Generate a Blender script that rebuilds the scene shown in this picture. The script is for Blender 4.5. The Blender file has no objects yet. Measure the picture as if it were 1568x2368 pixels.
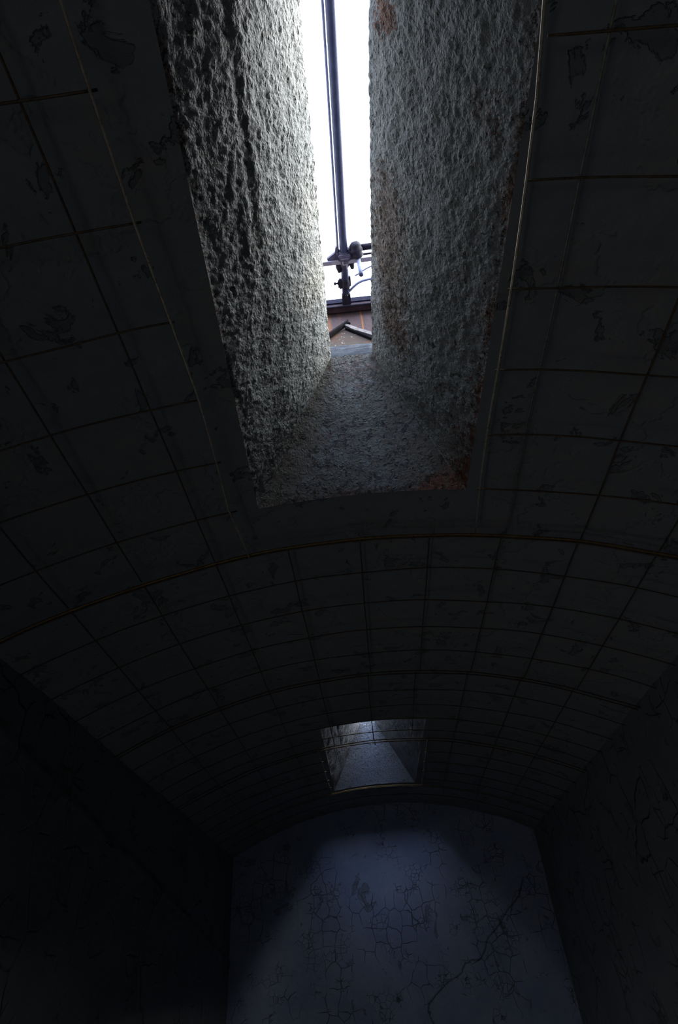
import bpy, bmesh, math, random
from mathutils import Vector, Matrix, noise

C = bpy.context.scene.collection
SC = bpy.context.scene
U = 0.22            # one mesh bay of the wire grid, in metres
EYE = 1.6
def P(x, y, z):     # bays measured from the viewer's eye -> metres in the room
    return Vector((x*U, y*U, z*U + EYE))

# ------------------------------------------------------------------ camera
cam_d = bpy.data.cameras.new('camera')
cam = bpy.data.objects.new('camera', cam_d); C.objects.link(cam)
fw = Vector((-0.01554704, 0.76366367, 0.64542706)); rt = Vector((0.99476208, 0.07703548, -0.06718588)); up = Vector((0.1010282, -0.64100182, 0.76086133))
m = Matrix((rt, up, -fw)).transposed().to_4x4(); m.translation = Vector((0, 0, EYE))
cam.matrix_world = m
cam_d.sensor_fit = 'HORIZONTAL'; cam_d.sensor_width = 36; cam_d.lens = 1330.56*36/1568
cam_d.clip_start = 0.02
SC.camera = cam

# ------------------------------------------------------------------ sky
wd = bpy.data.worlds.new('overcast_sky'); SC.world = wd; wd.use_nodes = True
nt = wd.node_tree; nt.nodes.clear()
out = nt.nodes.new('ShaderNodeOutputWorld'); bg = nt.nodes.new('ShaderNodeBackground')
tc = nt.nodes.new('ShaderNodeTexCoord')
def dotlobe(vec, lo, hi):
    d = nt.nodes.new('ShaderNodeVectorMath'); d.operation = 'DOT_PRODUCT'
    nt.links.new(tc.outputs['Generated'], d.inputs[0]); d.inputs[1].default_value = Vector(vec).normalized()
    r = nt.nodes.new('ShaderNodeMapRange'); r.interpolation_type = 'SMOOTHSTEP'
    r.inputs[1].default_value = lo; r.inputs[2].default_value = hi
    nt.links.new(d.outputs['Value'], r.inputs[0]); return r.outputs[0]
SKY_BASE = (2.6, 2.8, 3.15, 1); SKY_LOBE = (16.8, 17.1, 16.9, 1); SKY_BACK = (11.3, 14.6, 21.5, 1)
mx = nt.nodes.new('ShaderNodeMix'); mx.data_type = 'RGBA'
mx.inputs[6].default_value = SKY_BASE; mx.inputs[7].default_value = SKY_LOBE
nt.links.new(dotlobe((0.86, -0.05, 0.5), 0.55, 1.0), mx.inputs[0])
mx2 = nt.nodes.new('ShaderNodeMix'); mx2.data_type = 'RGBA'
mx2.inputs[7].default_value = SKY_BACK
nt.links.new(mx.outputs[2], mx2.inputs[6])
nt.links.new(dotlobe((0.0, -0.91, 0.41), 0.925, 0.995), mx2.inputs[0])
mx3 = nt.nodes.new('ShaderNodeMix'); mx3.data_type = 'RGBA'      # ground below the horizon
mx3.inputs[6].default_value = (1.3, 1.3, 1.3, 1); nt.links.new(mx2.outputs[2], mx3.inputs[7])
nt.links.new(dotlobe((0, 0, 1), -0.03, 0.03), mx3.inputs[0])
nt.links.new(mx3.outputs[2], bg.inputs[0]); bg.inputs[1].default_value = 1.0
nt.links.new(bg.outputs[0], out.inputs[0])

SC.view_settings.view_transform = 'Standard'; SC.view_settings.look = 'None'
SC.view_settings.gamma = 1.0; SC.view_settings.use_curve_mapping = False
SC.view_settings.exposure = 0.0
SC.cycles.max_bounces = 5; SC.cycles.diffuse_bounces = 4; SC.cycles.glossy_bounces = 2; SC.cycles.adaptive_threshold = 0.08; SC.cycles.adaptive_min_samples = 16
SC.cycles.use_denoising = True; SC.cycles.sample_clamp_indirect = 2.0
SC.cycles.caustics_reflective = False; SC.cycles.caustics_refractive = False

# openings daylight comes through: two slits in the vault and unseen openings added for fill light
def portal(name, loc, sx, sy, rot):
    d = bpy.data.lights.new(name, 'AREA'); d.shape = 'RECTANGLE'; d.size = sx; d.size_y = sy
    d.cycles.is_portal = True
    o = bpy.data.objects.new(name, d); C.objects.link(o); o.location = loc; o.rotation_euler = rot
portal('slit_daylight', P(.38, 2.9, 7.64), .82*U, 5.2*U, (0, 0, 0))
portal('slit_daylight', P(-.05, 18.3, 7.64), .75*U, 5.6*U, (0, 0, 0))
# y0, y1, top (bays) of two openings added in the left wall for fill light: one behind the viewer, one below the frame
FILL_OPENINGS = ((-8.0, -4.4, -1.2), (7.5, 11.8, -5.1))
for D in FILL_OPENINGS:
    portal('fill_opening_portal', P(-5.68, (D[0]+D[1])/2, (D[2]-EYE/U)/2), (D[2]+EYE/U)*U, (D[1]-D[0])*U, (0, -math.pi/2, 0))

# ------------------------------------------------------------------ helpers
def srgb(r, g, b):
    f = lambda c: (c/255/12.92) if c <= 10 else ((c/255+0.055)/1.055)**2.4
    return (f(r), f(g), f(b), 1)

class NT:
    """small wrapper to write node materials quickly"""
    def __init__(s, name, rough=0.9, spec=0.2, metal=0.0):
        s.m = bpy.data.materials.new(name); s.m.use_nodes = True
        s.t = s.m.node_tree; s.b = s.t.nodes['Principled BSDF']
        s.b.inputs['Roughness'].default_value = rough; s.b.inputs['Metallic'].default_value = metal
        s.b.inputs['Specular IOR Level'].default_value = spec
        s.co = s.t.nodes.new('ShaderNodeTexCoord').outputs['Object']
    def n(s, typ, **kw):
        nd = s.t.nodes.new(typ)
        for k, v in kw.items(): setattr(nd, k, v)
        return nd
    def link(s, a, b): s.t.links.new(a, b)
    def mapping(s, scale, src=None, rot=(0, 0, 0)):
        nd = s.n('ShaderNodeMapping'); nd.inputs['Scale'].default_value = scale; nd.inputs['Rotation'].default_value = rot
        s.link(src or s.co, nd.inputs[0]); return nd.outputs[0]
    def noise(s, scale, detail=4, rough=0.55, dist=0.0, src=None):
        nd = s.n('ShaderNodeTexNoise'); s.link(src or s.co, nd.inputs['Vector'])
        nd.inputs['Scale'].default_value = scale; nd.inputs['Detail'].default_value = detail
        nd.inputs['Roughness'].default_value = rough; nd.inputs['Distortion'].default_value = dist
        return nd.outputs['Fac']
    def vor(s, scale, feature='F1', src=None, out='Distance', rand=1.0):
        nd = s.n('ShaderNodeTexVoronoi', feature=feature); s.link(src or s.co, nd.inputs['Vector'])
        nd.inputs['Scale'].default_value = scale; nd.inputs['Randomness'].default_value = rand
        return nd.outputs[out]
    def warp(s, amount, scale, src=None):
        nd = s.n('ShaderNodeTexNoise'); s.link(src or s.co, nd.inputs['Vector']); nd.inputs['Scale'].default_value = scale; nd.inputs['Detail'].default_value = 3
        sub = s.n('ShaderNodeVectorMath', operation='SUBTRACT'); s.link(nd.outputs['Color'], sub.inputs[0]); sub.inputs[1].default_value = (.5, .5, .5)
        sc = s.n('ShaderNodeVectorMath', operation='SCALE'); s.link(sub.outputs[0], sc.inputs[0]); sc.inputs['Scale'].default_value = amount
        ad = s.n('ShaderNodeVectorMath', operation='ADD'); s.link(src or s.co, ad.inputs[0]); s.link(sc.outputs[0], ad.inputs[1])
        return ad.outputs[0]
    def rng(s, v, a, b, c=0.0, d=1.0, smooth=True):
        nd = s.n('ShaderNodeMapRange'); nd.interpolation_type = 'SMOOTHSTEP' if smooth else 'LINEAR'
        s.link(v, nd.inputs[0]); nd.inputs[1].default_value = a; nd.inputs[2].default_value = b
        nd.inputs[3].default_value = c; nd.inputs[4].default_value = d; return nd.outputs[0]
    def math(s, op, a, b=None):
        nd = s.n('ShaderNodeMath', operation=op)
        for i, v in enumerate((a, b)):
            if v is None: continue
            if isinstance(v, (int, float)): nd.inputs[i].default_value = v
            else: s.link(v, nd.inputs[i])
        return nd.outputs[0]
    def mix(s, f, a, b):
        nd = s.n('ShaderNodeMix', data_type='RGBA')
        if isinstance(f, float): nd.inputs[0].default_value = f
        else: s.link(f, nd.inputs[0])
        for i, v in ((6, a), (7, b)):
            if isinstance(v, tuple): nd.inputs[i].default_value = v
            else: s.link(v, nd.inputs[i])
        return nd.outputs[2]
    def attr(s, name):
        nd = s.n('ShaderNodeAttribute'); nd.attribute_name = name; return nd.outputs['Fac']
    def bump(s, h, dist, strength=1.0, prev=None):
        nd = s.n('ShaderNodeBump'); s.link(h, nd.inputs['Height']); nd.inputs['Distance'].default_value = dist
        nd.inputs['Strength'].default_value = strength
        if prev: s.link(prev, nd.inputs['Normal'])
        return nd.outputs[0]
    def done(s, col, nrm=None, rough=None):
        if isinstance(col, tuple): s.b.inputs['Base Color'].default_value = col
        else: s.link(col, s.b.inputs['Base Color'])
        if nrm: s.link(nrm, s.b.inputs['Normal'])
        if rough is not None: s.link(rough, s.b.inputs['Roughness'])
        return s.m

# ------------------------------------------------------------------ materials
def mat_shaft(name, PAINT_A, PAINT_B):
    s = NT(name, 0.62, 0.35)
    w = s.warp(0.008, 70)
    # flakes: cells of curled paint, each standing off by its own amount
    def cells(scale):
        fl = s.n('ShaderNodeTexVoronoi', feature='F1'); s.link(w, fl.inputs['Vector']); fl.inputs['Scale'].default_value = scale
        sep = s.n('ShaderNodeSeparateColor'); s.link(fl.outputs['Color'], sep.inputs[0])
        return s.math('MULTIPLY', s.rng(fl.outputs['Distance'], 0.0, 0.7, 1.0, 0.0), s.math('POWER', sep.outputs[0], 2.0))
    fine = s.noise(190, 2, 0.62)
    mid = s.noise(62, 3, 0.60, 0.2)
    wear = s.attr('wear'); far_shade_chips = s.attr('far_shade_chips')
    lossn = s.math('ADD', s.math('MULTIPLY', mid, 0.5), s.math('MULTIPLY', fine, 0.5))
    loss = s.rng(s.math('ADD', lossn, s.math('MULTIPLY', wear, 0.20)), 0.625, 0.65)      # where paint has fallen off
    chipn = s.math('ADD', s.noise(46, 4, 0.68, 0.8), s.math('MULTIPLY', far_shade_chips, 0.065))
    chip = s.rng(chipn, 0.628, 0.640)                                                  # crisp missing flakes
    pit = s.rng(s.noise(78, 2, 0.5, 0.4), 0.66, 0.72)
    tone = s.noise(5.5, 3, 0.5)
    tint = s.attr('warm')
    paintc = s.mix(tone, PAINT_A, PAINT_B)
    paintc = s.mix(tint, paintc, srgb(158, 156, 146))
    paintc = s.mix(far_shade_chips, paintc, srgb(88, 84, 77))  # brown-grey far face, darkened in colour to offset the strong sky
    paintc = s.mix(s.math('MULTIPLY', s.rng(s.noise(20, 5, 0.7), 0.5, 0.62), far_shade_chips), paintc, srgb(100, 101, 98))
    barec = s.mix(s.rng(s.noise(75, 4, 0.7), 0.4, 0.62), srgb(56, 42, 36), srgb(122, 108, 98))
    rust = s.mix(s.math('MULTIPLY', s.attr('rust'), 0.8), barec, srgb(112, 68, 48))
    col = s.mix(loss, paintc, rust)
    col = s.mix(s.math('MULTIPLY', chip, 0.85), col, srgb(44, 36, 31))
    col = s.mix(s.math('MULTIPLY', pit, 0.55), col, srgb(44, 38, 34))
    h = s.math('ADD', s.math('MULTIPLY', cells(125), 0.55), s.math('MULTIPLY', cells(58), 0.40))
    h = s.math('ADD', h, s.math('MULTIPLY', mid, 0.75))
    h = s.math('ADD', h, s.math('MULTIPLY', fine, 0.55))
    h = s.math('SUBTRACT', h, s.math('MULTIPLY', loss, 0.30))
    h = s.math('SUBTRACT', h, s.math('MULTIPLY', chip, 0.5))
    h = s.math('SUBTRACT', h, s.math('MULTIPLY', pit, 0.5))
    h = s.math('MULTIPLY', h, s.math('SUBTRACT', 1.0, s.math('MULTIPLY', far_shade_chips, 0.35)))
    nrm = s.bump(h, 0.0074, 1.0)
    return s.done(col, nrm)

def mat_vault():
    s = NT('blistered_vault_plaster', 0.8, 0.25)
    big = s.noise(3.2, 5, 0.6, 0.1)
    patch = s.rng(big, 0.50, 0.53)
    mid = s.noise(22, 5, 0.6)
    chip = s.rng(s.noise(9, 6, 0.62, 0.5), 0.60, 0.63)
    col = s.mix(patch, srgb(128, 132, 135), srgb(134, 131, 126))
    col = s.mix(s.rng(mid, 0.3, 0.7), col, srgb(120, 126, 130))
    col = s.mix(s.math('MULTIPLY', chip, 0.45), col, srgb(84, 82, 80))
    h = s.math('ADD', s.math('MULTIPLY', patch, 0.5), s.math('MULTIPLY', mid, 0.8))
    h = s.math('SUBTRACT', h, s.math('MULTIPLY', chip, 0.8))
    return s.done(col, s.bump(h, 0.006))

def mat_wall(name, a, b, crack, sc):
    s = NT(name, 0.75, 0.25)
    w = s.warp(0.10, 5)
    st = s.mapping((1, 1, 0.8), w)
    edge = s.vor(sc, 'DISTANCE_TO_EDGE', st, rand=0.6)
    gate = s.rng(s.noise(3.5, 3, 0.6), 0.46, 0.60)
    crk = s.math('MULTIPLY', s.rng(edge, 0.0, 0.022, 1.0, 0.0), gate)
    edge2 = s.vor(sc*2.3, 'DISTANCE_TO_EDGE', s.warp(0.04, 9), rand=0.65)
    gate2 = s.rng(s.noise(6, 2, 0.5), 0.55, 0.66)
    crk2 = s.math('MULTIPLY', s.rng(edge2, 0.0, 0.03, 1.0, 0.0), gate2)
    allc = s.math('MAXIMUM', crk, crk2)
    cell = s.n('ShaderNodeTexVoronoi', feature='F1'); s.link(st, cell.inputs['Vector']); cell.inputs['Scale'].default_value = sc
    sep = s.n('ShaderNodeSeparateColor'); s.link(cell.outputs['Color'], sep.inputs[0])
    chip = s.rng(s.noise(7, 5, 0.6, 1.0), 0.635, 0.655)
    tone = s.noise(4, 4, 0.6)
    col = s.mix(s.rng(tone, 0.35, 0.65), a, b)
    col = s.mix(s.math('MULTIPLY', chip, 0.45), col, srgb(96, 92, 88))
    col = s.mix(s.math('MULTIPLY', allc, crack), col, srgb(40, 38, 38))
    col = s.mix(s.attr('groove'), col, srgb(34, 32, 32))
    h = s.math('ADD', s.math('MULTIPLY', sep.outputs[0], 0.22), s.math('MULTIPLY', s.noise(30, 4, 0.6), 0.35))
    h = s.math('SUBTRACT', h, s.math('MULTIPLY', allc, 0.9)); h = s.math('SUBTRACT', h, s.math('MULTIPLY', chip, 0.5))
    return s.done(col, s.bump(h, 0.012))

def mat_simple(name, a, b, scale=20, rough=0.7, metal=0.0, bump=0.002, spec=0.3, c=None, stretch=(1, 1, 1)):
    s = NT(name, rough, spec, metal)
    src = s.mapping(stretch)
    n1 = s.noise(scale, 5, 0.6, 0.3, src)
    col = s.mix(s.rng(n1, 0.35, 0.65), a, b)
    if c: col = s.mix(s.rng(s.noise(scale*2.7, 4, 0.7, 0.5, src), 0.58, 0.66), col, c)
    return s.done(col, s.bump(s.noise(scale*4, 4, 0.6, 0.0, src), bump))

def mat_rust_sheet():
    s = NT('rust_streaked_sheet', 0.8, 0.2)
    spk = s.rng(s.noise(220, 2, 0.6), 0.64, 0.70)
    st = s.mapping((1, 1, 0.13))
    strk = s.rng(s.noise(26, 3, 0.5, 0.2, st), 0.60, 0.68)
    col = s.mix(s.noise(14, 3), srgb(70, 58, 62), srgb(90, 76, 78))
    sx = s.n('ShaderNodeSeparateXYZ'); s.link(s.warp(0.012, 22), sx.inputs[0])
    run = s.rng(s.math('ABSOLUTE', s.math('SUBTRACT', sx.outputs[0], 0.052)), 0.001, 0.005, 1.0, 0.0)     # rust run
    edge = s.rng(sx.outputs[0], -0.078, -0.060, 0.7, 0.0)
    strk = s.math('MAXIMUM', s.math('MAXIMUM', s.math('MULTIPLY', strk, 0.3), run), edge)
    col = s.mix(s.math('MULTIPLY', strk, 0.75), col, srgb(150, 98, 56))
    col = s.mix(s.math('MULTIPLY', spk, 0.4), col, srgb(140, 132, 140))
    return s.done(col, s.bump(s.noise(80, 3), 0.001))

def mat_gable():
    s = NT('weathered_gable_render', 0.85, 0.2)
    spk = s.rng(s.noise(75, 2, 0.5, 0.4), 0.66, 0.69)
    rs = s.rng(s.noise(20, 4, 0.6, 0.8), 0.52, 0.66)
    col = s.mix(s.noise(30, 4), srgb(68, 58, 52), srgb(88, 78, 72))
    col = s.mix(s.math('MULTIPLY', rs, 0.5), col, srgb(120, 76, 50))
    col = s.mix(spk, col, srgb(150, 142, 128))
    return s.done(col, s.bump(s.noise(110, 3), 0.001))

M = dict(
    shaft=mat_shaft('peeling_grey_paint', srgb(114, 119, 124), srgb(138, 142, 142)), shaft_shaded=mat_shaft('shaded_grey_paint', srgb(88, 94, 104), srgb(116, 120, 128)), vault=mat_vault(),  # far shaft: same paint, colour darkened to stand for its dimmer light
    end=mat_wall('blue_grey_cracked_paint', srgb(160, 172, 202), srgb(178, 188, 212), 0.45, 10.5),
    side=mat_wall('dull_grey_wall_paint', srgb(112, 118, 122), srgb(124, 126, 128), 0.4, 4.0),
    floor=mat_simple('worn_concrete', srgb(150, 150, 150), srgb(172, 172, 170), 6, 0.85),
    rod=mat_simple('rusty_wire', srgb(78, 62, 40), srgb(104, 86, 60), 60, 0.5, 0.2, 0.0006, 0.5, srgb(40, 28, 18)),
    galv=mat_simple('dull_galvanised_rod', srgb(130, 126, 118), srgb(160, 156, 148), 60, 0.42, 0.5, 0.0005, 0.5, srgb(92, 74, 54)),
    bronze=mat_simple('brown_oxidised_rod', srgb(116, 88, 46), srgb(146, 116, 66), 50, 0.42, 0.45, 0.0005, 0.5, srgb(84, 50, 28)),
    steel=mat_simple('rod_painted_glint', srgb(176, 166, 146), srgb(206, 196, 176), 60, 0.38, 0.6, 0.0004, 0.5, srgb(120, 92, 60)),  # paler than the other rods, standing in for skylight on them
    pipe=mat_simple('blue_grey_pipe_paint', srgb(54, 60, 90), srgb(68, 74, 104), 40, 0.45, 0.2, 0.0005, 0.5),
    dark=mat_simple('dark_iron', srgb(34, 33, 48), srgb(50, 47, 60), 60, 0.6, 0.3, 0.0008),
    clamp=mat_simple('mauve_grey_casting', srgb(88, 84, 106), srgb(112, 106, 126), 50, 0.6, 0.2, 0.0012),
    strap=mat_simple('pale_strap_steel', srgb(158, 154, 170), srgb(184, 178, 190), 40, 0.6, 0.1, 0.0006),
    cable=mat_simple('lavender_cable', srgb(130, 138, 176), srgb(150, 158, 190), 40, 0.6, 0.0, 0.0003),
    curb=mat_simple('mortar_curb', srgb(54, 58, 66), srgb(80, 84, 92), 40, 0.9, 0, 0.005, 0.2, srgb(34, 34, 40), (.5, 1, 2.2)),
    sheet=mat_rust_sheet(), gable=mat_gable(),
    flash=mat_simple('pale_flashing', srgb(104, 99, 100), srgb(126, 120, 120), 30, 0.7, 0, 0.002, 0.3, srgb(92, 80, 72)),
    brown=mat_simple('brown_painted_steel', srgb(58, 46, 52), srgb(78, 62, 64), 20, 0.8, 0, 0.001, 0.1),
    bar_and_shade=mat_simple('black_bar_and_shade', srgb(22, 20, 26), srgb(36, 32, 36), 40, 0.8, 0, 0.0008, 0.1),  # cover bar, and the painted shade below the flashing
    beam=mat_simple('dark_blue_steel', srgb(18, 19, 40), srgb(30, 29, 48), 20, 0.8, 0.0, 0.001, 0.1, srgb(64, 52, 58), (1, 1, 1)),
    roof=mat_simple('roof_felt', srgb(86, 86, 90), srgb(108, 108, 112), 10, 0.9),
)

def link_mesh(name, me, mat, parent=None, loc=None, smooth=True):
    me.materials.append(mat)
    if smooth:
        for p in me.polygons: p.use_smooth = True
    o = bpy.data.objects.new(name, me); C.objects.link(o)
    if parent is not None: o.parent = parent
    if loc is not None: o.location = loc
    return o
def tag(o, label=None, cat=None, group=None, kind=None):
    if label: o['label'] = label
    if cat: o['category'] = cat
    if group: o['group'] = group
    if kind: o['kind'] = kind
    return o
def thing(name, loc, label, cat, group=None):
    e = bpy.data.objects.new(name, None); C.objects.link(e); e.location = loc; e.empty_display_size = 0.05
    return tag(e, label, cat, group)
def from_data(name, vs, fs, mat, parent=None, smooth=True):
    """vs in room metres; kept relative to the parent's base point"""
    off = parent.location if parent is not None else Vector((0, 0, 0))
    q = parent
    while q is not None and q.parent is not None:
        q = q.parent; off = off + q.location
    me = bpy.data.meshes.new(name); me.from_pydata([Vector(v)-off for v in vs], [], fs); me.update()
    return link_mesh(name, me, mat, parent, None, smooth)

class Geo:
    def __init__(s): s.v = []; s.f = []
    def tube(s, pts, r, n=8, caps=True, radii=None):
        pts = [Vector(p) for p in pts]; base = len(s.v); prev = None
        for i, p in enumerate(pts):
            d = (pts[min(i+1, len(pts)-1)]-pts[max(i-1, 0)]).normalized()
            if prev is None:
                a = Vector((0, 0, 1)) if abs(d.z) < 0.9 else Vector((1, 0, 0)); x = d.cross(a).normalized()
            else:
                x = (prev - d*prev.dot(d)).normalized()
            prev = x; y = d.cross(x); rr = radii[i] if radii else r
            for k in range(n):
                t = 2*math.pi*k/n; s.v.append(p + (x*math.cos(t)+y*math.sin(t))*rr)
        for i in range(len(pts)-1):
            for k in range(n):
                a = base+i*n+k; b = base+i*n+(k+1) % n
                s.f.append((a, b, b+n, a+n))
        if caps:
            s.f.append(tuple(base+k for k in range(n))[::-1]); e = base+(len(pts)-1)*n
            s.f.append(tuple(e+k for k in range(n)))
        return s
    def box(s, c, h, R=None, bev=0.0):
        bm = bmesh.new(); bmesh.ops.create_cube(bm, size=2)
        for v in bm.verts: v.co = Vector((v.co.x*h[0], v.co.y*h[1], v.co.z*h[2]))
        if bev > 0: bmesh.ops.bevel(bm, geom=list(bm.edges), offset=bev, segments=2, affect='EDGES')
        if R is not None: bmesh.ops.transform(bm, matrix=R.to_4x4(), verts=bm.verts)
        base = len(s.v); bm.verts.index_update()
        for v in bm.verts: s.v.append(v.co+Vector(c))
        for f in bm.faces: s.f.append(tuple(base+v.index for v in f.verts))
        bm.free(); return s
    def build(s, name, mat, parent=None, smooth=False): 
        o = from_data(name, s.v, s.f, mat, parent, smooth)
        return o

# ------------------------------------------------------------------ the vaulted cell
XC, ZC, RG = 0.086, -6.682, 12.205       # centre and radius of the wire grid arc (bays)
HV = 0.15                                 # the plaster stands this far behind the grid
RV = RG + HV
XL, XR = -5.52, 5.66                      # side walls
YN, YE = -9.0, 24.4                       # back and far walls
ZF = -EYE/U                               # floor
ROOF = 7.6
def vz(x): return ZC + math.sqrt(RV*RV-(x-XC)**2)

WIN = [   # lower opening y0,y1, xl(y), xr(y); upper slit y0,y1, xl(y), xr(y)
    dict(y0=-0.4, y1=6.36, xl=lambda y: -1.03-0.045*y, xr=lambda y: 1.84-0.013*y,
         u0=0.45, u1=5.28, ul=lambda y: 0.045-0.012*y, ur=lambda y: 0.755-0.026*y, step=0.022, bulge=0.105),
    dict(y0=15.55, y1=21.62, xl=lambda y: -1.33-0.02*(y-15.55), xr=lambda y: 1.52-0.023*(y-15.55),
         u0=15.2, u1=20.9, ul=lambda y: -0.33, ur=lambda y: 0.20, step=0.045, bulge=0.03),
]
def fbm(p, o=4):
    a, s_, t = 0.5, 0.0, 1.0
    for _ in range(o):
        s_ += a*noise.noise(p*t); a *= 0.5; t *= 2.03
    return s_

# ---- ceiling: barrel vault with the two openings left out
def build_vault():
    sl, sr = -1.25, 1.7; XA, XB = XL-.28, XR+.28
    xs = []
    def seg(a, b, n): return [a+(b-a)*i/n for i in range(n)]
    xs = seg(XA, sl, 54)+seg(sl, sr, 34)+seg(sr, XB, 50)+[XB]
    i_l, i_r = 54, 88
    ys = seg(YN, WIN[0]['y0'], 40)+seg(WIN[0]['y0'], WIN[0]['y1'], 60)+seg(WIN[0]['y1'], WIN[1]['y0'], 90)+seg(WIN[1]['y0'], WIN[1]['y1'], 50)+seg(WIN[1]['y1'], YE+.25, 36)+[YE+.25]
    j = [0, 40, 100, 190, 240]
    def clampf(y, f, a, b): return f(min(max(y, a), b))
    def edges(y):
        w0, w1 = WIN
        t = min(max((y-w0['y1'])/(w1['y0']-w0['y1']), 0), 1)
        l = clampf(y, w0['xl'], w0['y0'], w0['y1'])*(1-t)+clampf(y, w1['xl'], w1['y0'], w1['y1'])*t
        r = clampf(y, w0['xr'], w0['y0'], w0['y1'])*(1-t)+clampf(y, w1['xr'], w1['y0'], w1['y1'])*t
        return l, r
    V = []; F = []
    n = len(xs)
    for jj, y in enumerate(ys):
        l, r = edges(y)
        for i, x in enumerate(xs):
            if x <= sl: xx = XA+(x-XA)*(l-XA)/(sl-XA)
            elif x >= sr: xx = r+(x-sr)*(XB-r)/(XB-sr)
            else: xx = l+(x-sl)*(r-l)/(sr-sl)
            z = vz(xx)
            onedge = i in (i_l, i_r) or jj in j or i in (0, n-1)
            d = 0.0 if onedge else 0.055*fbm(Vector((xx, y, z))*0.7, 3)+0.02*noise.noise(Vector((xx, y, 3))*4)
            V.append(P(xx, y, z+d))
    for jj in range(len(ys)-1):
        for i in range(n-1):
            if i_l <= i < i_r and (j[1] <= jj < j[2] or j[3] <= jj < j[4]): continue
            a = jj*n+i; F.append((a, a+n, a+n+1, a+1))
    o = from_data('ceiling', V, F, M['vault']); tag(o, kind='structure')
build_vault()

# ---- flared light shafts
BLOBS = [  # position (bays), radius, wear, rust   - places where paint has come away
    ((.86, 1.24, 7.35), .26, 1.2, .9), ((1.57, 1.71, 6.11), .22, .55, .4), ((1.70, 1.83, 5.87), .26, .7, .3),
    ((.81, 2.61, 7.37), .30, .5, .1), ((.85, 3.01, 7.29), .45, .85, .0), ((.86, 3.41, 7.24), .5, .85, .0), ((.81, 3.78, 7.31), .4, .7, .0),
    ((.87, 4.34, 7.17), .45, .8, .0), ((.95, 4.7, 7.05), .42, .95, .1), ((1.04, 3.95, 6.91), .4, .35, .0), ((1.55, 4.2, 6.01), .3, .25, .2),
    ((1.67, 6.03, 5.71), .45, .7, .9), ((1.42, 4.99, 6.2), .4, .3, .2), ((1.6, 5.4, 5.8), .4, .5, .8), ((1.80, 3.6, 5.7), .35, .5, .5), ((1.8, 2.4, 5.69), .35, .5, .5), ((1.8, 4.6, 5.67), .35, .5, .6),
    ((-.18, 5.9, 6.49), .18, .5, .1), ((.54, 6.23, 5.89), .22, .45, .3), ((1.28, 6.33, 5.7), .3, .6, .9), ((1.53, 6.36, 5.65), .3, .7, .8), ((0, 6.33, 5.7), .3, .3, .4),
    ((-.69, 2.72, 6.39), .35, .5, .3), ((-.65, 1.93, 6.45), .12, .5, .0), ((-1.03, 2.22, 5.8), .2, .3, .1), ((-.55, 3.5, 6.6), .3, .25, .1),
    ((.15, 5.4, 7.45), .35, .5, .2), ((.5, 5.45, 7.4), .35, .5, .2), ((.3, 5.6, 7.0), .4, .25, .1)]
WARM = [((-.05, 3.0, 7.5), .5, .5), ((-.08, 3.9, 7.4), .45, .7), ((0, 1.4, 7.5), .5, .35), ((.3, 5.4, 7.3), .6, .5), ((-.3, 6.2, 6.1), .6, .5), ((.9, 6.2, 6.1), .7, .45), ((.9, 3.4, 7.2), .5, .5)]
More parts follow.
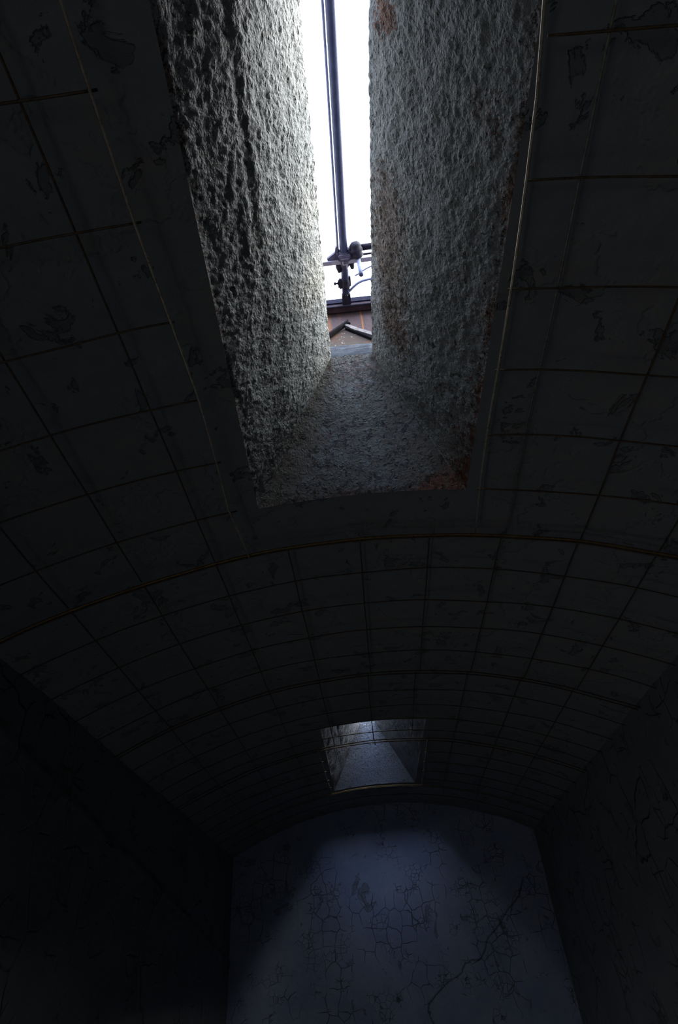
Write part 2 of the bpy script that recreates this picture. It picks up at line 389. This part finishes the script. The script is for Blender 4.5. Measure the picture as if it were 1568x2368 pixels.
def build_shaft(name, w):
    step = w['step']; V = []; F = []; wear = []; warm = []; rust = []; far_shade_chips = []
    nx = max(8, int(2.9/step*0.8)); ny = int((w['y1']-w['y0'])/step); ntt = int(2.2/step)
    # ring: left side (y0->y1), far side (xl->xr), right side (y1->y0), near side (xr->xl)
    ring = [('l', i/ny) for i in range(ny)]+[('f', i/nx) for i in range(nx)]+[('r', i/ny) for i in range(ny)]+[('n', i/nx) for i in range(nx)]
    def low(k, a):
        if k == 'l': y = w['y0']+a*(w['y1']-w['y0']); x = w['xl'](y)
        elif k == 'f': y = w['y1']; x = w['xl'](y)+a*(w['xr'](y)-w['xl'](y))
        elif k == 'r': y = w['y1']+a*(w['y0']-w['y1']); x = w['xr'](y)
        else: y = w['y0']; x = w['xr'](y)+a*(w['xl'](y)-w['xr'](y))
        return Vector((x, y, vz(x)))
    def hi(k, a):
        if k == 'l': y = w['u0']+a*(w['u1']-w['u0']); x = w['ul'](y)
        elif k == 'f': y = w['u1']; x = w['ul'](y)+a*(w['ur'](y)-w['ul'](y))
        elif k == 'r': y = w['u1']+a*(w['u0']-w['u1']); x = w['ur'](y)
        else: y = w['u0']; x = w['ur'](y)+a*(w['ul'](y)-w['ur'](y))
        return Vector((x, y, ROOF))
    NRM = {'l': Vector((.87, 0, -.5)), 'r': Vector((-.87, 0, -.5)), 'f': Vector((0, -.92, -.4)), 'n': Vector((0, .92, -.4))}
    for ti in range(ntt+1):
        t = ti/ntt
        for k, a in ring:
            p = low(k, a).lerp(hi(k, a), t)
            L = (w['y1']-w['y0']) if k in 'lr' else 2.9*(1-t)+.7*t
            ec = min(a, 1-a)*L; wt = min(1, ec/0.12)
            d = 0
            if k == 'l':   # the lower third flares out below a soft ridge that dies away towards the far end
                fade = max(0.0, min(1.0, (4.6-(p.y-w['y0']-0.4))/3.4))
                tr = 0.42+0.04*noise.noise(Vector((p.y*0.8, 1, 2)))
                tri = t/tr if t < tr else (1-t)/(1-tr)
                d += w['bulge']*fade*tri
                d += -0.02*fade*math.exp(-((t-tr+0.05)/0.03)**2)
            q = p*1.0
            d += 0.035*fbm(q*1.3, 2)+(0.012 if k == 'f' else 0.026)*fbm(q*5.0, 4)+(0.004 if k == 'f' else 0.013)*noise.noise(q*22)
            if t > 0.985: d += 0.01*noise.noise(q*9)
            p = p + NRM[k]*(d*(wt if k != 'x' else 1))*min(1, t/0.02 if t < .02 else 1)
            V.append(P(*p))
            ww = rr = wm = 0.0
            if name == 'window_1':
                for c, r, s1, s2 in BLOBS:
                    e = (p-Vector(c)).length/r
                    if e < 1.6:
                        g = math.exp(-e*e*1.6); ww += s1*g; rr = max(rr, s2*min(1, g*1.6))
                for c, r, s1 in WARM:
                    e = (p-Vector(c)).length/r
                    if e < 2.2: wm = max(wm, s1*math.exp(-e*e))
            else:
                ww = 0.15
            if name == 'window_1' and t < 0.07: ww += 0.8*(1-t/0.07)
            far_shade_chips.append((1.0 if k == 'f' else 0.0) if name == 'window_1' else 0.0)  # far face only: painted-in shade plus extra chips
            wear.append(min(1.1, ww)); warm.append(wm); rust.append(rr)
    n = len(ring)
    for ti in range(ntt):
        for i in range(n):
            a = ti*n+i; b = ti*n+(i+1) % n
            F.append((a, a+n, b+n, b))
    o = from_data(name, V, F, M['shaft' if name == 'window_1' else 'shaft_shaded'])
    for nm, dat in (('wear', wear), ('warm', warm), ('rust', rust), ('far_shade_chips', far_shade_chips)):
        at = o.data.attributes.new(nm, 'FLOAT', 'POINT'); at.data.foreach_set('value', dat)
    tag(o, kind='structure')
for i, w in enumerate(WIN): build_shaft('window_%d' % (i+1), w)

# ---- walls
CRACK = [(4.88, 2.86), (4.58, 2.35), (4.30, 2.12), (4.1, 1.99), (3.75, 1.62), (3.23, 1.24), (3.1, .98), (2.89, .73), (2.6, .72), (2.35, .65), (2.2, .42), (1.99, .3), (1.72, .22), (1.5, .08), (1.28, -.08), (1.0, -.28), (.94, -.45), (.98, -.6), (1.06, -.8), (.9, -1.3)]
CRACK2 = [(3.25, 1.2), (3.5, .7), (3.62, .2), (3.9, -.3)]
def segdist(px, pz, L):
    best = 9
    for (a, b), (c, d) in zip(L[:-1], L[1:]):
        vx, vz_ = c-a, d-b; t = max(0, min(1, ((px-a)*vx+(pz-b)*vz_)/(vx*vx+vz_*vz_)))
        best = min(best, math.hypot(px-a-t*vx, pz-b-t*vz_))
    return best
def grid_wall(name, us, vs, fn, mat, flip=False, holes=()):
    V = []; F = []; gr = []
    for v in vs:
        for u in us:
            p, g = fn(u, v); V.append(P(*p)); gr.append(g)
    n = len(us)
    for j in range(len(vs)-1):
        for i in range(n-1):
            a = j*n+i; q = (a, a+1, a+n+1, a+n)
            if any(h[0] < (us[i]+us[i+1])/2 < h[1] and (V[a].z+V[a+n].z)/2 < P(0, 0, h[2]).z for h in holes): continue
            F.append(q[::-1] if flip else q)
    o = from_data(name, V, F, mat)
    at = o.data.attributes.new('groove', 'FLOAT', 'POINT'); at.data.foreach_set('value', gr)
    return tag(o, kind='structure')
def lin(a, b, n): return [a+(b-a)*i/n for i in range(n+1)]

def f_end(u, v):
    top = vz(u)+0.15
    z = ZF+(v)*(top-ZF)
    d = 0.05*fbm(Vector((u*0.5, z*0.5, 7)), 3)+0.012*fbm(Vector((u*3, z*3, 1)), 2)
    g = 0.0
    if z > -1.6 and u > 0.6:
        j = 0.05*noise.noise(Vector((u*5, z*5, 0)))+0.03*noise.noise(Vector((u*13, z*13, 4)))
        ds = segdist(u+j, z+j, CRACK)
        if ds < 0.032: g = 0.9*(1-ds/0.032); d -= 0.03*g
        ds = segdist(u+j, z+j, CRACK2)
        if ds < 0.03: g = max(g, 0.5*(1-ds/0.03))
    return (u, YE-d, z), g
us_end = lin(XL-.25, 0.6, 90)+lin(0.6, 5.2, 190)[1:]+lin(5.2, XR+.25, 12)[1:]
vz0 = (-1.6-ZF)/(5.6-ZF)
grid_wall('wall_end', us_end, lin(0, vz0, 30)+lin(vz0, 1, 240)[1:], f_end, M['end'])

SCAR = [(7.0, 3.55), (8.79, 3.31), (10.9, 3.03), (12.93, 2.73), (15.75, 2.42), (20.13, 1.74), (22.82, 1.39), (25.3, 1.0)]
def f_side(X, sgn):
    def f(u, v):
        top = vz(X)+0.15; z = ZF+v*(top-ZF)
        d = 0.06*fbm(Vector((u*0.35, z*0.5, X)), 3)+0.015*fbm(Vector((u*3, z*2, X)), 2); g = 0.0
        if sgn > 0:
            if u > 6.5:
                ds = segdist(u, z, SCAR)
                if ds < 0.14: d += 0.05*(1-ds/0.14)
                dz = abs(ds-0.13)
                if dz < 0.05: g = 0.5*(1-dz/0.05)
            e = abs(u-(22.0+0.08*noise.noise(Vector((z, 0, 0)))))
            if e < 0.12: g = max(g, 1-e/0.12); d -= 0.06*(1-e/0.12)
            if u > 22.0: d -= 0.05
        return (X+sgn*d, u, z), g
    return f
ys_side = lin(YN, 6, 60)+lin(6, YE+.25, 260)[1:]
grid_wall('wall_left', ys_side, lin(0, 1, 110), f_side(XL, 1), M['side'], True, FILL_OPENINGS)
grid_wall('wall_right', ys_side, lin(0, 1, 60), f_side(XR, -1), M['side'])
def f_back(u, v):
    z = ZF+v*(vz(u)+0.15-ZF); return (u, YN+0.02*noise.noise(Vector((u, z, 0))), z), 0.0
grid_wall('wall_back', lin(XL-.2, XR+.2, 30), lin(0, 1, 20), f_back, M['side'], True)
g = Geo(); g.box(P((XL+XR)/2, (YN+YE)/2, ZF)-Vector((0, 0, .06)), ((XR-XL)/2*U+.05, (YE-YN)/2*U+.05, .06)); tag(g.build('floor', M['floor']), kind='structure')

# ---- roof outside, cut by the two slits
def build_roof():
    X0, X1, Y0, Y1 = -14, 14, -16, 34; zt, zb = ROOF+0.02, ROOF-0.02
    g = Geo(); b = lambda x0, x1, y0, y1: g.box(P((x0+x1)/2, (y0+y1)/2, (zt+zb)/2), ((x1-x0)/2*U, (y1-y0)/2*U, (zt-zb)/2*U))
    a0, a1 = WIN[0], WIN[1]; m = 0.32
    b(X0, -0.62, Y0, Y1); b(1.0, X1, Y0, Y1)
    b(-0.62, 1.0, Y0, a0['u0']-m); b(-0.62, 1.0, a0['u1']+.2, a1['u0']-m); b(-0.62, 1.0, a1['u1']+.2, Y1)
    o = g.build('ceiling_roof', M['roof']); tag(o, kind='structure')
build_roof()
# low mortar curb round each slit
def curb(name, w, zt):
    V = []; F = []
    y0, y1 = w['u0'], w['u1']; n = 60; T = 0.5
    loop = [(w['ul'](y0), y0, -1, -1), (w['ul'](y1), y1, -1, 1), (w['ur'](y1), y1, 1, 1), (w['ur'](y0), y0, 1, -1)]
    pts = []
    for i in range(4):
        a, b = loop[i], loop[(i+1) % 4]
        for k in range(n):
            t = k/n; pts.append((Vector((a[0]+(b[0]-a[0])*t, a[1]+(b[1]-a[1])*t, 0)), Vector((a[2]+(b[2]-a[2])*t, a[3]+(b[3]-a[3])*t, 0)), i))
    prof = [(0.05, ROOF-0.03), (0.008, ROOF+.01), (0.015, (ROOF+zt)/2), (0.03, zt-.04), (0.07, zt), (T, zt), (T, ROOF-.05)]
    for off, z in prof:
        for p, d, side in pts:
            # the side walls stay low, only the far end stands up full height
            zz = z
            nn = 0.012*fbm(Vector((p.x*4, p.y*4, z*6)), 3)
            if side != 1 and z > ROOF+.02: zz = ROOF+.02+(z-ROOF-.02)*0.12
            q = Vector((p.x+d.x*(off+nn), p.y+d.y*(off+nn), zz)); V.append(P(*q))
    m_ = len(pts)
    for j in range(len(prof)-1):
        for i in range(m_):
            a = j*m_+i; b = j*m_+(i+1) % m_; F.append((a, b, b+m_, a+m_))
    o = from_data(name, V, F, M['curb']); tag(o, kind='structure')
curb('trim_1', WIN[0], 7.98); curb('trim_2', WIN[1], 7.72)

# ------------------------------------------------------------------ wire grid under the vault
def arc(s, y, h=0.0):
    a = s/RG; return P(XC+(RG-h)*math.sin(a), y, ZC+(RG-h)*math.cos(a))
S0, S1 = -5.70, 5.72
rnd = random.Random(4)
def wobble(s, y, seed):
    return 0.02*noise.noise(Vector((s*0.7, y*0.45, seed)))
def cross(parent, y, r, s0=S0, s1=S1, h=0.0, mat='rod', name='cross_wire', sag=0.0):
    n = max(6, int((s1-s0)*7)); sd = y*3.1+h
    pts = [arc(s0+(s1-s0)*i/n, y+wobble(s0+(s1-s0)*i/n, sd, 1.7)*1.5, h+wobble(s0+(s1-s0)*i/n, sd, 4.2)) for i in range(n+1)]
    return Geo().tube(pts, r, 8).build(name, M[mat], parent, True)
def long(parent, s, y0, y1, r, h=0.0, mat='rod', name='long_wire', bend=None):
    n = max(4, int((y1-y0)*5)); pts = []
    def sat(y):
        if not bend: return s
        if y <= bend[0][0]: return bend[0][1]
        for (a, sa), (b, sb) in zip(bend[:-1], bend[1:]):
            if y <= b: return sa+(sb-sa)*(y-a)/(b-a)
        return bend[-1][1]
    for i in range(n+1):
        t = i/n; y = y0+(y1-y0)*t
        pts.append(arc(sat(y)+wobble(y, s, 2.2)*.6, y, h+wobble(y, s, 6.0)))
    return Geo().tube(pts, r, 8).build(name, M[mat], parent, True)
RW, RR = 0.0025, 0.0042      # wire and edge rod radii (m)
Y1 = 7.118
GR = 'wire mesh panels under the vault'
LONGS = [-4.47, -3.37, -2.24, -1.1, .05, 1.15, 2.26, 3.39, 4.49]

p1 = thing('wire_mesh_panel', P(0, 3, 5.4), 'rusty wire mesh panel under the vault, cut open around the near skylight shaft', 'wire mesh', GR)
tag(long(p1, -1.70, YN+.3, Y1, 0.0034, 0.15, 'steel', 'edge_rod', bend=[(.6, -1.69), (2, -1.705), (4.0, -1.66), (4.95, -1.70), (5.9, -1.745), (6.9, -1.70)]), 'steel edge rod with skylight painted into its colour')
tag(long(p1, 1.80, YN+.3, Y1, 0.0034, 0.06, 'steel', 'edge_rod', bend=[(.9, 1.70), (1.5, 1.752), (2.2, 1.772), (3, 1.785), (6, 1.795), (7.1, 1.84)]), 'steel edge rod with skylight painted into its colour')
for s in (-4.47, -3.37, -2.24, 2.25, 3.41, 4.5): long(p1, s, YN+.3, Y1+.02, RW if s != 2.25 else 0.003, 0.02, 'galv' if s == 2.25 else 'rod', bend=[(.9, 2.21), (3, 2.242), (6, 2.27), (7.1, 2.31)] if s == 2.25 else None)
for k in range(-15, 0):
    y = Y1+k
    if y < YN+.3: continue
    cross(p1, y, RW, S0, -1.66, 0.045); cross(p1, y, RW, 1.76, S1, 0.045)
cross(p1, Y1, RR, h=0.09, name='edge_rod', mat='bronze')
Geo().tube([arc(.05, Y1-.07, .02), arc(.05, Y1-.06, .1), arc(.06, Y1+.03, .13), arc(.07, Y1+.1, .08), arc(.09, Y1+.13, .02), arc(.06, Y1+.06, -.02)], 0.0014, 6).build('tie_wire', M['galv'], p1, True)

p2 = thing('wire_mesh_panel', P(0, 9.6, 5.4), 'rusty wire mesh panel spanning the whole vault just beyond the near skylight shaft', 'wire mesh', GR)
cross(p2, Y1+.13, RR*.8, h=0.03, name='edge_rod')
for s in LONGS: long(p2, s, Y1+.1, Y1+5.02, RW, 0.02)
for k in range(1, 5): cross(p2, Y1+k, RW, h=0.045)
cross(p2, Y1+5, RR*.8, h=0.04, name='edge_rod')

p3 = thing('wire_mesh_panel', P(0, 14.2, 5.4), 'third wire mesh panel from the viewer, silhouetted across the far skylight opening', 'wire mesh', GR)
cross(p3, 12.26, RR*.8, h=0.03, name='edge_rod')
for s in (-4.47, -3.37, -2.24, -1.12, -.02, 1.05, 2.2, 3.33, 4.43): long(p3, s, 12.2, 16.5, RW, 0.02)
for y in (13.12, 14.06, 14.98, 15.83): cross(p3, y, RW, h=0.045)
cross(p3, 16.5, RR*.8, h=0.04, name='edge_rod')
Geo().tube([arc(.0, 16.42, .02), arc(.0, 16.5, .12), arc(.02, 16.66, .12), arc(.03, 16.74, .02)], 0.0016, 6).build('tie_wire', M['rod'], p3, True)

p4 = thing('wire_mesh_panel', P(0, 18.8, 5.4), 'farthest wire mesh panel, framing the far skylight shaft before the end wall', 'wire mesh', GR)
cross(p4, 16.72, RR*.8, h=0.03, name='edge_rod')
tag(long(p4, -1.62, 16.7, 21.15, 0.003, 0.03, 'galv', 'edge_rod'), 'steel edge rod with skylight painted into its colour')
tag(long(p4, 1.50, 16.7, 21.15, 0.003, 0.03, 'galv', 'edge_rod'), 'steel edge rod with skylight painted into its colour')
for s in (-4.47, -3.37, -2.24, 2.2, 3.33, 4.43): long(p4, s, 16.7, 21.2, RW, 0.02)
for k in range(1, 5): cross(p4, 16.72+k*.93, RW, S0, -1.56, 0.045); cross(p4, 16.72+k*.93, RW, 1.45, S1, 0.045)
cross(p4, 21.13, RR*.6, h=0.05, name='edge_rod', mat='bronze')

p5 = thing('wire_mesh_panel', P(0, 21.8, 5.4), 'short dark strip of wire mesh between the far skylight shaft and bare vault', 'wire mesh', GR)
cross(p5, 21.38, RW*.8, h=0.02, name='edge_rod')
for s_ in LONGS: long(p5, s_, 21.36, 22.3, RW, 0.035)
cross(p5, 22.3, RW, h=0.05)

# ------------------------------------------------------------------ ironwork above the near slit
def gy(x, z): return P(x, 5.36, z)
hood = thing('gabled_hood', P(.28, 5.42, 7.95), 'small weathered gabled hood end standing on the mortar curb beyond the slit', 'roof hood')
# gable plate, with thickness
px, pz = .27, 8.56; zb = 7.90; dx = 1.05
def prism(pts, y0, y1, seg=1):
    n = len(pts); V = [P(x, y0, z) for x, z in pts]+[P(x, y1, z) for x, z in pts]
    F = [tuple(range(n))[::-1], tuple(range(n, 2*n))]+[(i, (i+1) % n, n+(i+1) % n, n+i) for i in range(n)]
    return V, F
V, F = prism([(px-dx, zb), (px-dx, pz-dx*.93), (px, pz), (px+dx, pz-dx*.95), (px+dx, zb)], 5.40, 5.50)
V, F = prism([(px-.86, zb), (px, pz), (px+.84, zb)], 5.40, 5.50)
from_data('gable_plate', V, F, M['gable'], hood, False)
# right flashing: pale ragged strip whose edge shows
rn = random.Random(9)
top = []; bot = []
for i in range(17):
    t = i/16; x = px-.03+t*.90; z = pz+.045-t*.92*.90-.02*math.sin(t*9)
    top.append((x, z+.055+rn.uniform(-.004, .004))); bot.append((x, z-.035+rn.uniform(-.012, .008)))
V = [P(x, 5.33, z) for x, z in top]+[P(x, 5.33, z) for x, z in bot]+[P(x, 5.365, z) for x, z in top]+[P(x, 5.365, z) for x, z in bot]
F = []
for i in range(16):
    F += [(i, i+1, 18+i, 17+i), (34+i, 51+i, 52+i, 35+i), (i, 34+i, 35+i, i+1), (17+i, 18+i, 52+i, 51+i)]
F += [(0, 17, 51, 34), (16, 50, 67, 33)]
tag(from_data('flashing', V, F, M['flash'], hood, False), 'pale ragged right-hand flashing')
g = Geo(); a = Vector((px, 5.38, pz-.03)); b = Vector((px+.88, 5.38, pz-.87)); d = (b-a).normalized()
g.box(P((a.x+b.x)/2, 5.38, (a.z+b.z)/2-.005), ((b-a).length/2*U, .03*U, .018*U), Matrix.Rotation(-math.atan2(d.z, d.x), 3, 'Y'), .001)
tag(g.build('overhang_shade', M['bar_and_shade'], hood), 'dark strip added as painted shade under the pale flashing')  # added dark strip standing for the shadow of the overhang
# left cover bar: dark, runs up past the ridge
a, b = Vector((px-.90, 5.30, pz-.84)), Vector((px+.05, 5.30, pz+.09))
d = (b-a).normalized(); q = Matrix.Rotation(-math.atan2(d.z, d.x), 3, 'Y')
g = Geo(); c = (a+b)/2; g.box(P(c.x, c.y+.05, c.z), ((b-a).length/2*U, .045*U, .026*U), q, .002)
g.tube([P(b.x+.0, 5.33, b.z+.01), P(b.x+.012, 5.33, b.z-.075)], .03*U, 8)
tag(g.build('cover_bar', M['bar_and_shade'], hood), 'dark left-hand cover bar')

# rusty upstand behind, with the dark beam on top
up_ = thing('rusted_upstand', P(.35, 5.7, 7.6), 'rust-streaked metal upstand with a dark beam along its top, behind the gabled hood', 'roof upstand')
g = Geo().box(P(.4, 5.70, 8.6), (1.9*U, .05*U, 1.02*U)); g.build('sheet', M['sheet'], up_)
g = Geo().box(P(.4, 5.58, 9.59), (2.0*U, .10*U, .085*U), None, .004).build('top_rail', M['beam'], up_)
tag(g, 'dark blue steel rail')
tag(Geo().box(P(.4, 5.56, 9.47), (2.0*U, .06*U, .05*U), None, .002).build('drip_edge', M['brown'], up_), 'brown strip below the dark rail')
tag(Geo().tube([P(-1.6, 5.49, 9.41), P(2.4, 5.49, 9.41)], .022*U, 8).build('bead', M['dark'], up_), 'thin black bead')
for x in (-1.2, 2.0): Geo().box(P(x, 5.9, 8.6), (.04*U, .15*U, 1.0*U)).build('bracket', M['dark'], up_)

PZ = 9.5
def pxl(y): return .425-.0175*(y-1.37)
pipe = thing('overhead_pipe', P(pxl(2), 2, PZ), 'blue-grey steel pipe running lengthwise over the open slit', 'pipe')
Geo().tube([P(pxl(y), y, PZ) for y in (-3, -1, 1, 3, 4.6, 5.46)], .068*U, 20).build('tube', M['pipe'], pipe, True)
g = Geo().box(P(pxl(5.4), 5.40, PZ-.02), (.075*U, .10*U, .055*U), None, .002)
g.tube([P(pxl(5.3), 5.31, PZ-.03), P(pxl(5.3), 5.31, PZ-.10)], .028*U, 10); tag(g.build('end_bracket', M['dark'], pipe), 'dark bolted end bracket')

rod = thing('control_rod', P(.3, 2, PZ), 'thin dark rod running close along the left of the overhead pipe', 'rod')
Geo().tube([P(pxl(y)-.098, y, PZ+.02) for y in (-3, 0, 2, 4, 4.55)], .018*U, 10).build('shank', M['cable'], rod, True)
g = Geo().tube([P(pxl(4.5)-.098, 4.52, PZ+.02), P(pxl(4.6)-.098, 4.63, PZ+.02)], .03*U, 8); g.build('end_nut', M['dark'], rod, True)

strap = thing('cross_bar', P(.3, 4.68, PZ), 'pale flat steel bar crossing the slit beneath the pipe', 'bar')
g = Geo().box(P(.5, 4.70, PZ-.06), (1.5*U, .035*U, .014*U), None, .001)
g.build('flat_bar', M['strap'], strap)

cl = thing('pipe_clamp', P(pxl(4.65), 4.65, PZ), 'cast clamp gripping the overhead pipe where the pale bar crosses', 'clamp')
x0 = pxl(4.65)
g = Geo()
g.tube([P(x0, 4.55, PZ), P(x0, 4.60, PZ), P(x0, 4.74, PZ), P(x0, 4.80, PZ)], 0, 16, radii=[.085*U, .10*U, .10*U, .08*U])
g.box(P(x0, 4.62, PZ-.09), (.10*U, .05*U, .035*U), None, .003)
g.box(P(x0-.11, 4.66, PZ+.0), (.04*U, .12*U, .05*U), None, .004)
g.box(P(x0+.11, 4.60, PZ+.0), (.045*U, .11*U, .06*U), None, .004)
g.build('body', M['clamp'], cl)
V, F = prism([(0, 0)], 0, 0) if False else ([], [])
lug = [(x0-.13, 4.46), (x0-.10, 4.44), (x0-.09, 4.68), (x0-.27, 4.70), (x0-.29, 4.64), (x0-.15, 4.55)]
V = [P(x, y, PZ-.03) for x, y in lug]+[P(x, y, PZ+.03) for x, y in lug]; n = len(lug)
F = [tuple(range(n)), tuple(range(n, 2*n))[::-1]]+[(i, n+i, n+(i+1) % n, (i+1) % n) for i in range(n)]
from_data('lug', V, F, M['clamp'], cl, False)
for xx, yy in ((x0-.105, 4.80), (x0+.12, 4.76)):
    g = Geo().tube([P(xx, yy-.06, PZ-.02), P(xx, yy, PZ-.02), P(xx+.01, yy+.09, PZ-.02)], 0, 10, radii=[.05*U, .05*U, .03*U]); g.build('bolt', M['dark'], cl, True)
g = Geo().tube([P(x0-.03, 4.67, PZ-.12), P(x0-.03, 4.72, PZ-.125), P(x0+.03, 4.72, PZ-.125), P(x0+.03, 4.80, PZ-.12)], .009*U, 6).build('staple', M['strap'], cl, True)
g = Geo().tube([P(x0-.085*1, 4.62, PZ-.02), P(x0-.06, 4.62, PZ-.115), P(x0+.06, 4.62, PZ-.115), P(x0+.085, 4.62, PZ-.02)], .014*U, 8).build('saddle', M['strap'], cl, True)

c2 = thing('pipe_collar', P(pxl(5.1), 5.1, PZ), 'dark collar with a small wing screw, low on the overhead pipe', 'collar')
x1 = pxl(5.1)
g = Geo().tube([P(x1, 5.02, PZ), P(x1, 5.06, PZ), P(x1, 5.16, PZ), P(x1, 5.20, PZ)], 0, 16, radii=[.070*U, .080*U, .080*U, .070*U])
g.box(P(x1-.09, 5.11, PZ), (.04*U, .09*U, .04*U), None, .005); g.box(P(x1+.075, 5.08, PZ), (.018*U, .09*U, .03*U), None, .002)
g.build('ring', M['dark'], c2)
g = Geo().tube([P(x1-.12, 5.10, PZ), P(x1-.15, 5.10, PZ), P(x1-.155, 5.10, PZ), P(x1-.175, 5.10, PZ), P(x1-.195, 5.10, PZ), P(x1-.205, 5.10, PZ)], 0, 10, radii=[.03*U, .014*U, .014*U, .026*U, .026*U, .01*U])
g.build('wing_screw', M['dark'], c2, True)

sp = thing('side_pipe', P(1.1, 4.50, PZ), 'dark pipe entering from the right and ending in a ribbed coupling', 'pipe')
Geo().tube([P(.58, 4.52, PZ), P(2.2, 4.46, PZ)], .052*U, 16).build('tube', M['dark'], sp, True)
g = Geo(); xs_ = [.515, .53, .56, .575, .59, .62, .635, .65, .69, .72]; rs_ = [.05, .085, .10, .088, .11, .118, .095, .105, .09, .055]
cdir = lambda x: P(x, 4.52+(x-.6)*-.0, PZ-.03)
g.tube([P(.575+(i-4.5)*.006, 4.40+i*.028, PZ-.02-i*.008) for i in range(10)], 0, 18, radii=[r*U for r in (.05, .085, .10, .09, .108, .112, .085, .10, .092, .05)])
g.build('coupling', M['dark'], sp, True)
g = Geo().box(P(.48, 4.55, PZ), (.07*U, .02*U, .03*U), None, .001).build('link', M['clamp'], sp)
tr = thing('trailing_rod', P(1.2, 4.64, PZ+.05), 'thin black rod just below the ribbed side pipe', 'rod')
Geo().tube([P(.66, 4.645, PZ+.02), P(1.2, 4.635, PZ+.03), P(2.0, 4.64, PZ+.03)], .017*U, 8).build('shank', M['dark'], tr, True)

st_ = thing('drop_tube', P(.62, 4.68, PZ), 'short pale tube hanging down from the ribbed coupling', 'tube')
a = Vector((.60, 4.66, 9.42)); b = Vector((.60, 4.66, 8.90))
Geo().tube([P(*a), P(*a.lerp(b, .5)), P(*b)], .034*U, 14).build('tube', M['cable'], st_, True)
g = Geo().tube([P(b.x, b.y, b.z+.02), P(b.x, b.y, b.z-.02), P(b.x, b.y, b.z-.035)], 0, 14, radii=[.040*U, .040*U, .02*U]); tag(g.build('end_cap', M['pipe'], st_, True), 'dark rounded end cap')
wr = thing('thin_wire', P(.62, 4.66, 8.85), 'thin loose wire poking through the lower end of the hanging tube', 'wire')
Geo().tube([P(.50, 4.70, 8.94), P(.56, 4.68, 8.95), P(.60, 4.66, 8.96), P(.68, 4.62, 8.97), P(.9, 4.55, 9.0), P(1.4, 4.4, 9.05)], .012*U, 6).build('strand', M['cable'], wr, True)

cb = thing('curved_cable', P(.8, 5.1, 9.4), 'lavender-grey cable curving from the pipe collar up to the right', 'cable')
ctrl = [(.39, 5.29, 9.5), (.45, 5.235, 9.5), (.50, 5.19, 9.5), (.55, 5.15, 9.5), (.605, 5.12, 9.5), (.66, 5.10, 9.5), (.75, 5.085, 9.5), (.84, 5.08, 9.5), (1.0, 5.09, 9.5), (1.5, 5.15, 9.5)]
Geo().tube([P(*c) for c in ctrl], .021*U, 10).build('sheath', M['cable'], cb, True)
